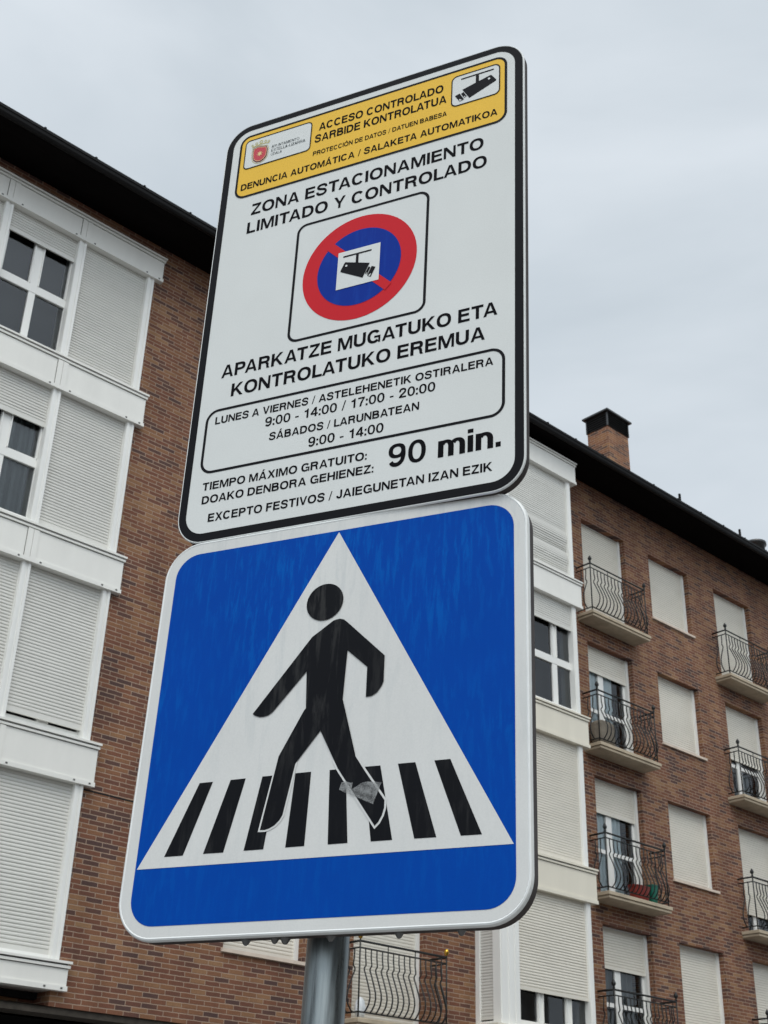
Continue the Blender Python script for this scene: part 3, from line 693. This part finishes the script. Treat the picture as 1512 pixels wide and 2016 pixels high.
    if c == '2': return .76, [stroke([(.10, .62), (.12, .78), (.22, .89), (.38, .925), (.55, .885), (.64, .75), (.60, .60), (.45, .44), (.26, .29), (.14, .12)], .092), [rect(.02, .74, 0, .16)]]
    if c == '4': return .80, [[rect(.47, .66, 0, .99)], [rect(.02, .79, .21, .36)], [[(.02, .36), (.23, .36), (.50, .76), (.47, .99)]]]
    if c == '7': return .76, [[[(.04, .985), (.04, .82), (.55, .82), (.34, .52), (.24, .22), (.21, 0), (.41, 0), (.45, .28), (.56, .56), (.74, .84), (.74, .985)]]]
    if c == '9': return .77, [ring(.38, .67, .37, .325, .19, .145), stroke([(.665, .62), (.665, .42), (.60, .20), (.47, .08), (.33, .055), (.20, .10), (.13, .20)], .09)]
    if c == ':': return .21, [[rect(0, .2, 0, .2)], [rect(0, .2, .5, .7)]]
    if c == '.': return .21, [[rect(0, .21, 0, .21)]]
    if c == '-': return .44, [[rect(.03, .41, .28, .42)]]
    if c == '/': return .42, [[[(0, -.03), (.12, -.03), (.42, 1.02), (.30, 1.02)]]]
    if c == 'i': return s, [[rect(0, s, 0, .725)], [rect(0, s, .83, 1.0)]]
    if c == 'n': return .72, [[rect(0, s, 0, .725)], ring(.36 + .02, .41, .34, .33, s, .15, 0, 150, 16), [rect(.72 - s, .72, 0, .42)]]
    if c == 'm': return 1.14, [[rect(0, s, 0, .725)], ring(.345, .42, .32, .32, s, .14, 0, 150, 16), [rect(.665 - s, .665, 0, .43)], ring(.815, .42, .325, .32, s, .14, 0, 150, 16), [rect(1.14 - s, 1.14, 0, .43)]]
    return .3, []
def text_mb(txt, x0, x1, zb, cap, y, s=0.235, t=0.192, slot=0.52, gap=0.12):
    x = 0; items = []; last = None
    for c in txt:
        if c == ' ': x += slot; last = None; continue
        w, g = glyph(c, s, t)
        if last is not None:
            k = gap
            if last in 'A' and c in 'TVY' or last in 'TVYLP' and c in 'A' or last == 'L' and c in 'TVY': k -= .12
            if last in 'LR' and c == 'A' : k += .02
            if last in 'ATLKXYV' and c in 'OCGS' or last in 'OD' and c in 'AYTVX': k -= .03
            x += k
        items.append((x, g)); x += w; last = c
    sx = (x1 - x0) / x; m = MB()
    for gx, g in items:
        for k, piece in enumerate(g):
            for fc in piece: m.face([(x0 + (gx + px) * sx, y - k * 0.00004, zb + pz * cap) for px, pz in fc])
    return m

# ------------------------------------------------------------------ the signs (local x right, y away from the viewer, z up)
ANCHOR = EYE + Vector((-0.05066, 1.74042, 0.92155))
def sign_matrix(h, n, v):
    m = Matrix((Vector(h), -Vector(n), Vector(v))).transposed().to_4x4(); m.translation = ANCHOR; return m
def rrect(x0, x1, z0, z1, r, n=10):
    P_ = []
    for cx, cz, a0 in ((x1 - r, z1 - r, 0), (x0 + r, z1 - r, 90), (x0 + r, z0 + r, 180), (x1 - r, z0 + r, 270)):
        for k in range(n + 1):
            a = R(a0 + 90 * k / n); P_.append((cx + r * math.cos(a), cz + r * math.sin(a)))
    return P_
def flat(pts, y, m=None):
    m = m or MB(); m.face([(x, y, z) for x, z in reversed(pts)]); return m
def hoop(po, pi, y, m=None):
    m = m or MB(); n = len(po)
    for k in range(n):
        k2 = (k + 1) % n; m.face([(po[k][0], y, po[k][1]), (pi[k][0], y, pi[k][1]), (pi[k2][0], y, pi[k2][1]), (po[k2][0], y, po[k2][1])])
    return m
def disc(cx, cz, r, y, n=64): return flat([(cx + r * math.cos(2 * math.pi * k / n), cz + r * math.sin(2 * math.pi * k / n)) for k in range(n)], y)
def plate(name, x0, x1, z0, z1, r, depth, parent, rimw=0.004):
    """pressed tray: bright rolled front edge, darker flange going back, returned lip"""
    q = rimw / 0.005
    m = MB(); prof = [(0.0, 0.0, 0), (0.0015 * q, -0.0008 * q, 0), (rimw * .7, 0.0004, 0), (rimw, 0.004 * q, 0), (rimw, 0.0075 * q, 0), (rimw * .8, 0.009 * q, 1), (rimw * .8, depth, 1), (rimw * .8 - .012, depth, 1)]
    rows = [[(x, y, z) for x, z in rrect(x0 - g, x1 + g, z0 - g, z1 + g, r + g, 12)] for g, y, _ in prof]
    for (a, b_, q) in zip(rows, rows[1:], prof[1:]):
        n = len(a)
        for k in range(n): m.face([a[k], b_[k], b_[(k + 1) % n], a[(k + 1) % n]], q[2])
    m.face([(x, 0.004, z) for x, z in rrect(x0, x1, z0, z1, r, 12)], 1)
    return m.build(name, ['alu', 'rimdark'], parent, False)
L1, L2, L3, L4, L5 = -0.0004, -0.0008, -0.0012, -0.0016, -0.0020

# ---- parking control sign
ps = empty('parking_control_sign', sign_matrix((0.89797, -0.439, -0.03049), (-0.43959, -0.89804, -0.01657), (0.02011, -0.02828, 0.9994)))
tag(ps, 'tall white parking notice with black border and yellow header, above the blue sign', 'sign')
X0, X1, Z0_, Z1_ = -0.3225, 0.2815, 0.0170, 0.9105
plate('sign_plate', X0, X1, Z0_, Z1_, 0.052, 0.017, ps, 0.0022)
flat(rrect(X0, X1, Z0_, Z1_, 0.052), 0.0).build('sign_face', 'wsheet', ps)
hoop(rrect(X0 + .0005, X1 - .0005, Z0_ + .0005, Z1_ - .0005, 0.0515), rrect(X0 + .0145, X1 - .0148, Z0_ + .0150, Z1_ - .0128, 0.037), L1).build('border', 'black', ps)
yp = flat(rrect(-0.2905, 0.2502, 0.7332, 0.8832, 0.020), L1).build('yellow_header', 'yellow', ps)
hoop(rrect(-0.2928, 0.2524, 0.7313, 0.8850, 0.022), rrect(-0.2884, 0.2478, 0.7358, 0.8808, 0.0175), L2).build('header_border', 'black', yp)
lb = flat(rrect(-0.2800, -0.1360, 0.8012, 0.8712, 0.009), L2).build('logo_box', 'wsheet', yp)
hoop(rrect(-0.2806, -0.1354, 0.8004, 0.8718, 0.010), rrect(-0.2785, -0.1375, 0.8026, 0.8697, 0.008), L3).build('logo_border', 'black', yp)
shield = [(-0.2620, 0.8478), (-0.2533, 0.8497), (-0.2470, 0.8490), (-0.2400, 0.8468), (-0.2320, 0.8450), (-0.2296, 0.8380), (-0.2293, 0.8298), (-0.2303, 0.8200), (-0.2355, 0.8125), (-0.2436, 0.8091), (-0.2517, 0.8103), (-0.2591, 0.8165), (-0.2618, 0.8253), (-0.2625, 0.8370)]
cxs, czs = -0.2457, 0.8295
shr = lambda k: [(cxs + (x - cxs) * k, czs + (z - czs) * k) for x, z in shield]
hoop(shr(1.14), shr(1.08), L3).build('shield_edge', 'olive', yp)
flat(shr(1.0), L3).build('shield_border', 'crestd', yp); hoop(shr(.88), shr(.83), L4 - .0002).build('shield_line', 'starc', yp)
cr_ = flat(shr(.88), L4).build('shield', 'crest', yp)
st = []
for k in range(16):
    rr = (0.0075, 0.0028)[k % 2]; st.append((cxs + rr * math.cos(math.pi * k / 8), czs + rr * math.sin(math.pi * k / 8)))
flat(st, L5).build('star', 'starc', yp)
cm = flat([(-0.2654, 0.8512), (-0.2560, 0.8528), (-0.2457, 0.8532), (-0.2360, 0.8524), (-0.2276, 0.8505), (-0.2280, 0.8530), (-0.2360, 0.8546), (-0.2457, 0.8554), (-0.2560, 0.8550), (-0.2650, 0.8536)], L3)
for x, z, r_ in ((-0.2650, 0.8568, .0026), (-0.2560, 0.8588, .0030), (-0.2460, 0.8600, .0040), (-0.2360, 0.8584, .0030), (-0.2285, 0.8560, .0026)):
    o_ = [(x + r_ * math.cos(2 * math.pi * k / 14), z + r_ * math.sin(2 * math.pi * k / 14)) for k in range(14)]
    hoop(o_, [(x + (a - x) * .55, z + (b_ - z) * .55) for a, b_ in o_], L3 - .0001, cm)
cm.build('crown', 'olive', yp)
for txt, a, b_, zb, cap in (('AYUNTAMIENTO', -.2211, -.1613, .8356, .0062), ('ESTELLA-LIZARRA', -.2211, -.1478, .8255, .0070), ('UDALA', -.2210, -.1971, .8166, .0062)):
    text_mb(txt, a, b_, zb, cap, L3, .13 if cap < .0065 else .17, .09, gap=.12).build('logo_lettering', 'grey', yp)
cb = flat(rrect(0.1478, 0.2387, 0.7988, 0.8690, 0.010), L2).build('camera_box', 'wsheet', yp)
hoop(rrect(0.1470, 0.2396, 0.7978, 0.8699, 0.0115), rrect(0.1492, 0.2374, 0.8000, 0.8677, 0.0095), L3).build('camera_border', 'black', yp)
def camera_icon(d, parent, yy):
    m = MB(); step = 0
    for k in ('bar', 'stem', 'body', 'l1', 'l2'):
        flat(d[k], yy - step, m); step += .00003
    ic = m.build('camera_symbol', 'black', parent)
    m = MB()
    (hx, hz), (ex, ez) = d['hole']; rr = math.hypot(ex - hx, ez - hz)
    flat([(hx + rr * math.cos(k * math.pi / 8), hz + rr * math.sin(k * math.pi / 8)) for k in range(16)], yy - .0004, m)
    flat(d['w1'], yy - .0004, m); flat(d['w2'], yy - .0004, m)
    m.build('camera_highlight', 'wsheet', parent)
camera_icon({'bar': [(0.1655, 0.8604), (0.2275, 0.8605), (0.2278, 0.8575), (0.1658, 0.8575)], 'stem': [(0.1937, 0.8602), (0.1994, 0.86), (0.1998, 0.8420), (0.1937, 0.8394)], 'body': [(0.1684, 0.8329), (0.2205, 0.8471), (0.2234, 0.8465), (0.2324, 0.8324), (0.2315, 0.8301), (0.1821, 0.8085)], 'hole': [(0.219, 0.8395), (0.2213, 0.8397)], 'l1': [(0.166, 0.824), (0.1707, 0.8265), (0.1772, 0.8142), (0.172, 0.8126)], 'l2': [(0.1545, 0.8227), (0.1634, 0.8257), (0.1719, 0.8091), (0.1638, 0.8065)], 'w2': [(0.1624, 0.8127), (0.1685, 0.8087), (0.1639, 0.8073)], 'w1': [(0.1719, 0.816), (0.1758, 0.8147), (0.1724, 0.8134)]}, yp, L3)
for txt, a, b_, zb, cap in (('ACCESO CONTROLADO', -.1205, .1313, .8424, .0180), ('SARBIDE KONTROLATUA', -.1273, .1380, .8146, .0184),
                            ('PROTECCIÓN DE DATOS / DATUEN BABESA', -.1287, .1394, .7833, .0105), ('DENUNCIA AUTOMÁTICA / SALAKETA AUTOMATIKOA', -.2801, .2348, .7500, .0150)):
    text_mb(txt, a, b_, zb, cap, L2, .235 if cap > .012 else .21, .192 if cap > .012 else .175).build('header_lettering', 'ink', yp)
for txt, a, b_, zb, cap in (('ZONA ESTACIONAMIENTO', -.2506, .2099, .6833, .0258), ('LIMITADO Y CONTROLADO', -.2555, .2162, .6412, .0258),
                            ('APARKATZE MUGATUKO ETA', -.2722, .2374, .3309, .0258), ('KONTROLATUKO EREMUA', -.2481, .2168, .2886, .0258),
                            ('LUNES A VIERNES / ASTELEHENETIK OSTIRALERA', -.2733, .2312, .2380, .0145), ('9:00 - 14:00 / 17:00 - 20:00', -.1732, .1346, .2128, .0176),
                            ('SÁBADOS / LARUNBATEAN', -.1623, .1080, .1842, .0145), ('9:00 - 14:00', -.0872, .0477, .1565, .0176),
                            ('TIEMPO MÁXIMO GRATUITO:', -.2825, .0212, .1118, .0148), ('DOAKO DENBORA GEHIENEZ:', -.2807, .0342, .0864, .0148),
                            ('EXCEPTO FESTIVOS / JAIEGUNETAN IZAN EZIK', -.2644, .2312, .0514, .0150), ('90 min.', .0585, .2444, .0903, .0400)):
    text_mb(txt, a, b_, zb, cap, L1, gap=.10 if '0' in txt else .125).build('lettering', 'ink', ps)
# framed no-parking disc
hoop(rrect(-0.1462, 0.1122, 0.3708, 0.6257, 0.020), rrect(-0.1412, 0.1072, 0.3758, 0.6207, 0.0155), L1).build('disc_frame', 'black', ps)
np_ = disc(-0.0165, 0.4983, 0.1090, L1).build('no_parking_disc', 'red', ps)
disc(-0.0165, 0.4983, 0.0800, L2).build('disc_centre', 'nblue', np_)
bw = 0.0085; q = 0.0805 / math.sqrt(2) + .002
flat([(-0.0165 - q - bw * .7, 0.4983 + q - bw * .7), (-0.0165 - q + bw * .7, 0.4983 + q + bw * .7), (-0.0165 + q + bw * .7, 0.4983 - q + bw * .7), (-0.0165 + q - bw * .7, 0.4983 - q - bw * .7)], L3).build('disc_bar', 'red', np_)
flat([(-0.0572, 0.5369), (0.0236, 0.5372), (0.0238, 0.4584), (-0.0572, 0.4579)], L4).build('camera_square', 'wsheet', np_)
camera_icon({'bar': [(-0.0470, 0.5272), (0.0073, 0.5271), (0.0073, 0.5240), (-0.0470, 0.5241)], 'stem': [(-0.0221, 0.5245), (-0.0171, 0.5243), (-0.0168, 0.5050), (-0.0221, 0.5055)], 'body': [(-0.042, 0.5132), (0.0053, 0.4984), (-0.0068, 0.4703), (-0.0497, 0.494), (-0.0508, 0.4963), (-0.0437, 0.5119)], 'hole': [(-0.0396, 0.5046), (-0.0376, 0.504)], 'l1': [(0.0035, 0.4909), (0.0072, 0.4891), (0.0018, 0.4753), (-0.0026, 0.4778)], 'l2': [(0.0093, 0.4904), (0.0168, 0.4867), (0.0088, 0.4678), (0.0018, 0.4723)], 'w2': [(0.0093, 0.4751), (0.0074, 0.4697), (0.004, 0.4719)], 'w1': [(0.0015, 0.4793), (0.0013, 0.4759), (-0.0005, 0.4768)]}, np_, L5)
# opening-hours frame
hoop(rrect(-0.2928, 0.2509, 0.1433, 0.2683, 0.024), rrect(-0.2878, 0.2459, 0.1482, 0.2634, 0.019), L1).build('hours_frame', 'black', ps)

# ---- pedestrian crossing sign
cs = empty('crossing_sign', sign_matrix((0.91526, -0.40278, -0.00806), (-0.40242, -0.915, 0.02885), (0.019, 0.02316, 0.99955)))
tag(cs, 'square blue pedestrian crossing sign with white triangle and walking figure, below the parking notice', 'sign')
X0, X1, Z0_, Z1_ = -0.3195, 0.2775, -0.6015, 0.0115
plate('sign_plate', X0, X1, Z0_, Z1_, 0.056, 0.027, cs, 0.0050)
flat(rrect(X0, X1, Z0_, Z1_, 0.056), 0.0).build('sign_face', 'bwhite', cs)
flat(rrect(-0.3030, 0.2612, -0.5865, -0.0055, 0.040), L1).build('blue_field', 'blue', cs)
flat([(-0.3000, -0.5066), (0.2585, -0.5069), (-0.0182, -0.0083)], L2).build('white_triangle', 'bwhite', cs)
STR = [[(-0.2132, -0.3877), (-0.1913, -0.3876), (-0.2268, -0.4913), (-0.2572, -0.4913)], [(-0.1625, -0.3874), (-0.1381, -0.3872), (-0.1622, -0.4911), (-0.1942, -0.4909)],
       [(-0.1115, -0.3869), (-0.0877, -0.3867), (-0.0996, -0.4907), (-0.1301, -0.4907)], [(-0.0596, -0.3867), (-0.0351, -0.3867), (-0.0373, -0.4903), (-0.066, -0.4905)],
       [(-0.0067, -0.3868), (0.0178, -0.3868), (0.0269, -0.4904), (-0.0022, -0.4905)], [(0.0453, -0.3869), (0.0695, -0.3872), (0.0915, -0.4907), (0.0607, -0.4907)],
       [(0.0954, -0.3871), (0.1207, -0.3873), (0.1536, -0.4914), (0.1227, -0.4911)], [(0.1482, -0.3874), (0.1709, -0.3874), (0.2161, -0.4920), (0.1873, -0.4917)]]
for q in STR: flat(q, L3).build('crossing_stripe', 'bblack', cs)
def grow(poly, d):
    n = len(poly); ar = sum(poly[i][0] * poly[(i + 1) % n][1] - poly[(i + 1) % n][0] * poly[i][1] for i in range(n)); sg = 1 if ar > 0 else -1; o_ = []
    for i in range(n):
        a, b_, c = Vector(poly[i - 1]), Vector(poly[i]), Vector(poly[(i + 1) % n])
        d1 = (b_ - a).normalized(); d2 = (c - b_).normalized(); n1 = Vector((d1.y, -d1.x)) * sg; n2 = Vector((d2.y, -d2.x)) * sg
        k = (n1 + n2); k = k / max(0.25, 1 + n1.dot(n2)); o_.append(tuple(b_ + k * d))
    return o_
LEGR = [(0.0320, -0.3715), (0.0469, -0.3931), (0.0781, -0.4361), (0.0782, -0.4464), (0.0755, -0.4564), (0.0705, -0.4655), (0.0656, -0.4702), (0.0057, -0.3855), (0.0005, -0.3757)]
LEGL = [(-0.0605, -0.3728), (-0.074, -0.4451), (-0.0783, -0.4523), (-0.0852, -0.4586), (-0.0931, -0.4625), (-0.0997, -0.464), (-0.1072, -0.4637), (-0.0890, -0.3680)]
flat(grow(LEGR, .0029), L4).build('figure_outline', 'bwhite', cs); flat(grow(LEGL, .0027), L4).build('figure_outline', 'bwhite', cs)
BODY = [(-0.0165, -0.1582), (-0.0114, -0.1571), (-0.0062, -0.1567), (0.0001, -0.1587), (0.0046, -0.1624), (0.0684, -0.2247), (0.0686, -0.2645), (0.0657, -0.2714), (0.0595, -0.2796), (0.0515, -0.2843), (0.0425, -0.2849), (0.0421, -0.2391), (0.0094, -0.2093), (0.0066, -0.2841), (0.012, -0.3021), (0.0319, -0.371), (0.0469, -0.3931), (0.0781, -0.4361), (0.0782, -0.4464), (0.0755, -0.4564), (0.0705, -0.4655), (0.0656, -0.4702), (0.0057, -0.3855), (-0.025, -0.3278), (-0.0605, -0.3728), (-0.074, -0.4451), (-0.0783, -0.4523), (-0.0852, -0.4586), (-0.0931, -0.4625), (-0.0997, -0.464), (-0.1072, -0.4637), (-0.088, -0.3597), (-0.0536, -0.2949), (-0.0508, -0.2915), (-0.0543, -0.2343), (-0.1041, -0.2914), (-0.1106, -0.2956), (-0.1184, -0.2972), (-0.1254, -0.2968), (-0.1328, -0.294), (-0.137, -0.2911), (-0.0499, -0.1806)]
fg = flat(BODY, L5)
flat([(-0.033 + .0301 * math.cos(k * math.pi / 24), -0.1256 + .0301 * math.sin(k * math.pi / 24)) for k in range(48)], L5, fg)
fg.build('walking_figure', 'bblack', cs)
tp = MB()
for poly in ([(0.0133, -0.4067), (0.0189, -0.4055), (0.0276, -0.4085), (0.0303, -0.4076), (0.0289, -0.4169), (0.0338, -0.4248), (0.0368, -0.4291), (0.0195, -0.4214), (0.0102, -0.4164)],
             [(0.0368, -0.4291), (0.0338, -0.4248), (0.0289, -0.4175), (0.0383, -0.4132), (0.0417, -0.4103), (0.0492, -0.4087), (0.0600, -0.4095), (0.0731, -0.4113), (0.0679, -0.4246), (0.062, -0.4408)]):
    flat(poly, -0.0026, tp)
tp.build('tape_scrap', 'tape', cs)
for x in (-0.1248, -0.0814, -0.0657, 0.0976, 0.1825, 0.0010):
    r_ = random.uniform(.0032, .0052)
    MB().lathe([(r_ * 1.5, 0.001), (r_ * 1.05, -r_ * .5), (r_ * .8, -r_ * .95), (r_ * .4, -r_ * 1.3), (0, -r_ * 1.4)], (x, 0.02, Z0_ - 0.0052), 10).build('water_drop', 'water', cs, True)

# ---- the pole both signs are clamped to
pc = ANCHOR + 0.91526 * -0.0176 * Vector((1, 0, 0)) + (-0.40278) * -0.0176 * Vector((0, 1, 0))
csm = cs.matrix_world
h_, v_ = Vector((0.91526, -0.40278, -0.00806)), Vector((0.019, 0.02316, 0.99955))
axis = (v_ + 0.0099 * h_).normalized()
on_axis = csm @ Vector((-0.0252, 0.068, -0.591))
foot = on_axis - axis * (on_axis.z / axis.z)
ex = (h_ - axis * h_.dot(axis)).normalized(); ey = axis.cross(ex)
pmm = Matrix((ex, ey, axis)).transposed().to_4x4(); pmm.translation = foot
pm = empty('sign_pole', pmm)
tag(pm, 'round galvanised steel pole holding the two road signs', 'pole')
top = ANCHOR.z + 0.84
MB().tube([(0, 0, 0.0), (0, 0, top)], 0.0286, 40, 0).build('post', 'galv', pm, True)
MB().lathe([(0.0286, 0), (0.030, 0.004), (0.030, 0.02), (0.02, 0.034), (0, 0.036)], (0, 0, top), 24).build('pole_cap', 'rimdark', pm, True)
MB().box(-.11, .11, -.11, .11, 0.0, 0.012).build('base_plate', 'galv', pm)
for dz in (-0.46, -0.14, 0.2, 0.7):
    z = ANCHOR.z + dz
    m = MB(); m.tube([(0, 0, z - .018), (0, 0, z + .018)], 0.0315, 32); m.box(-.03, .03, -.044, -.029, z - .016, z + .016); m.box(-.012, .012, .028, .050, z - .014, z + .014)
    m.build('clamp', 'galv', pm, False)
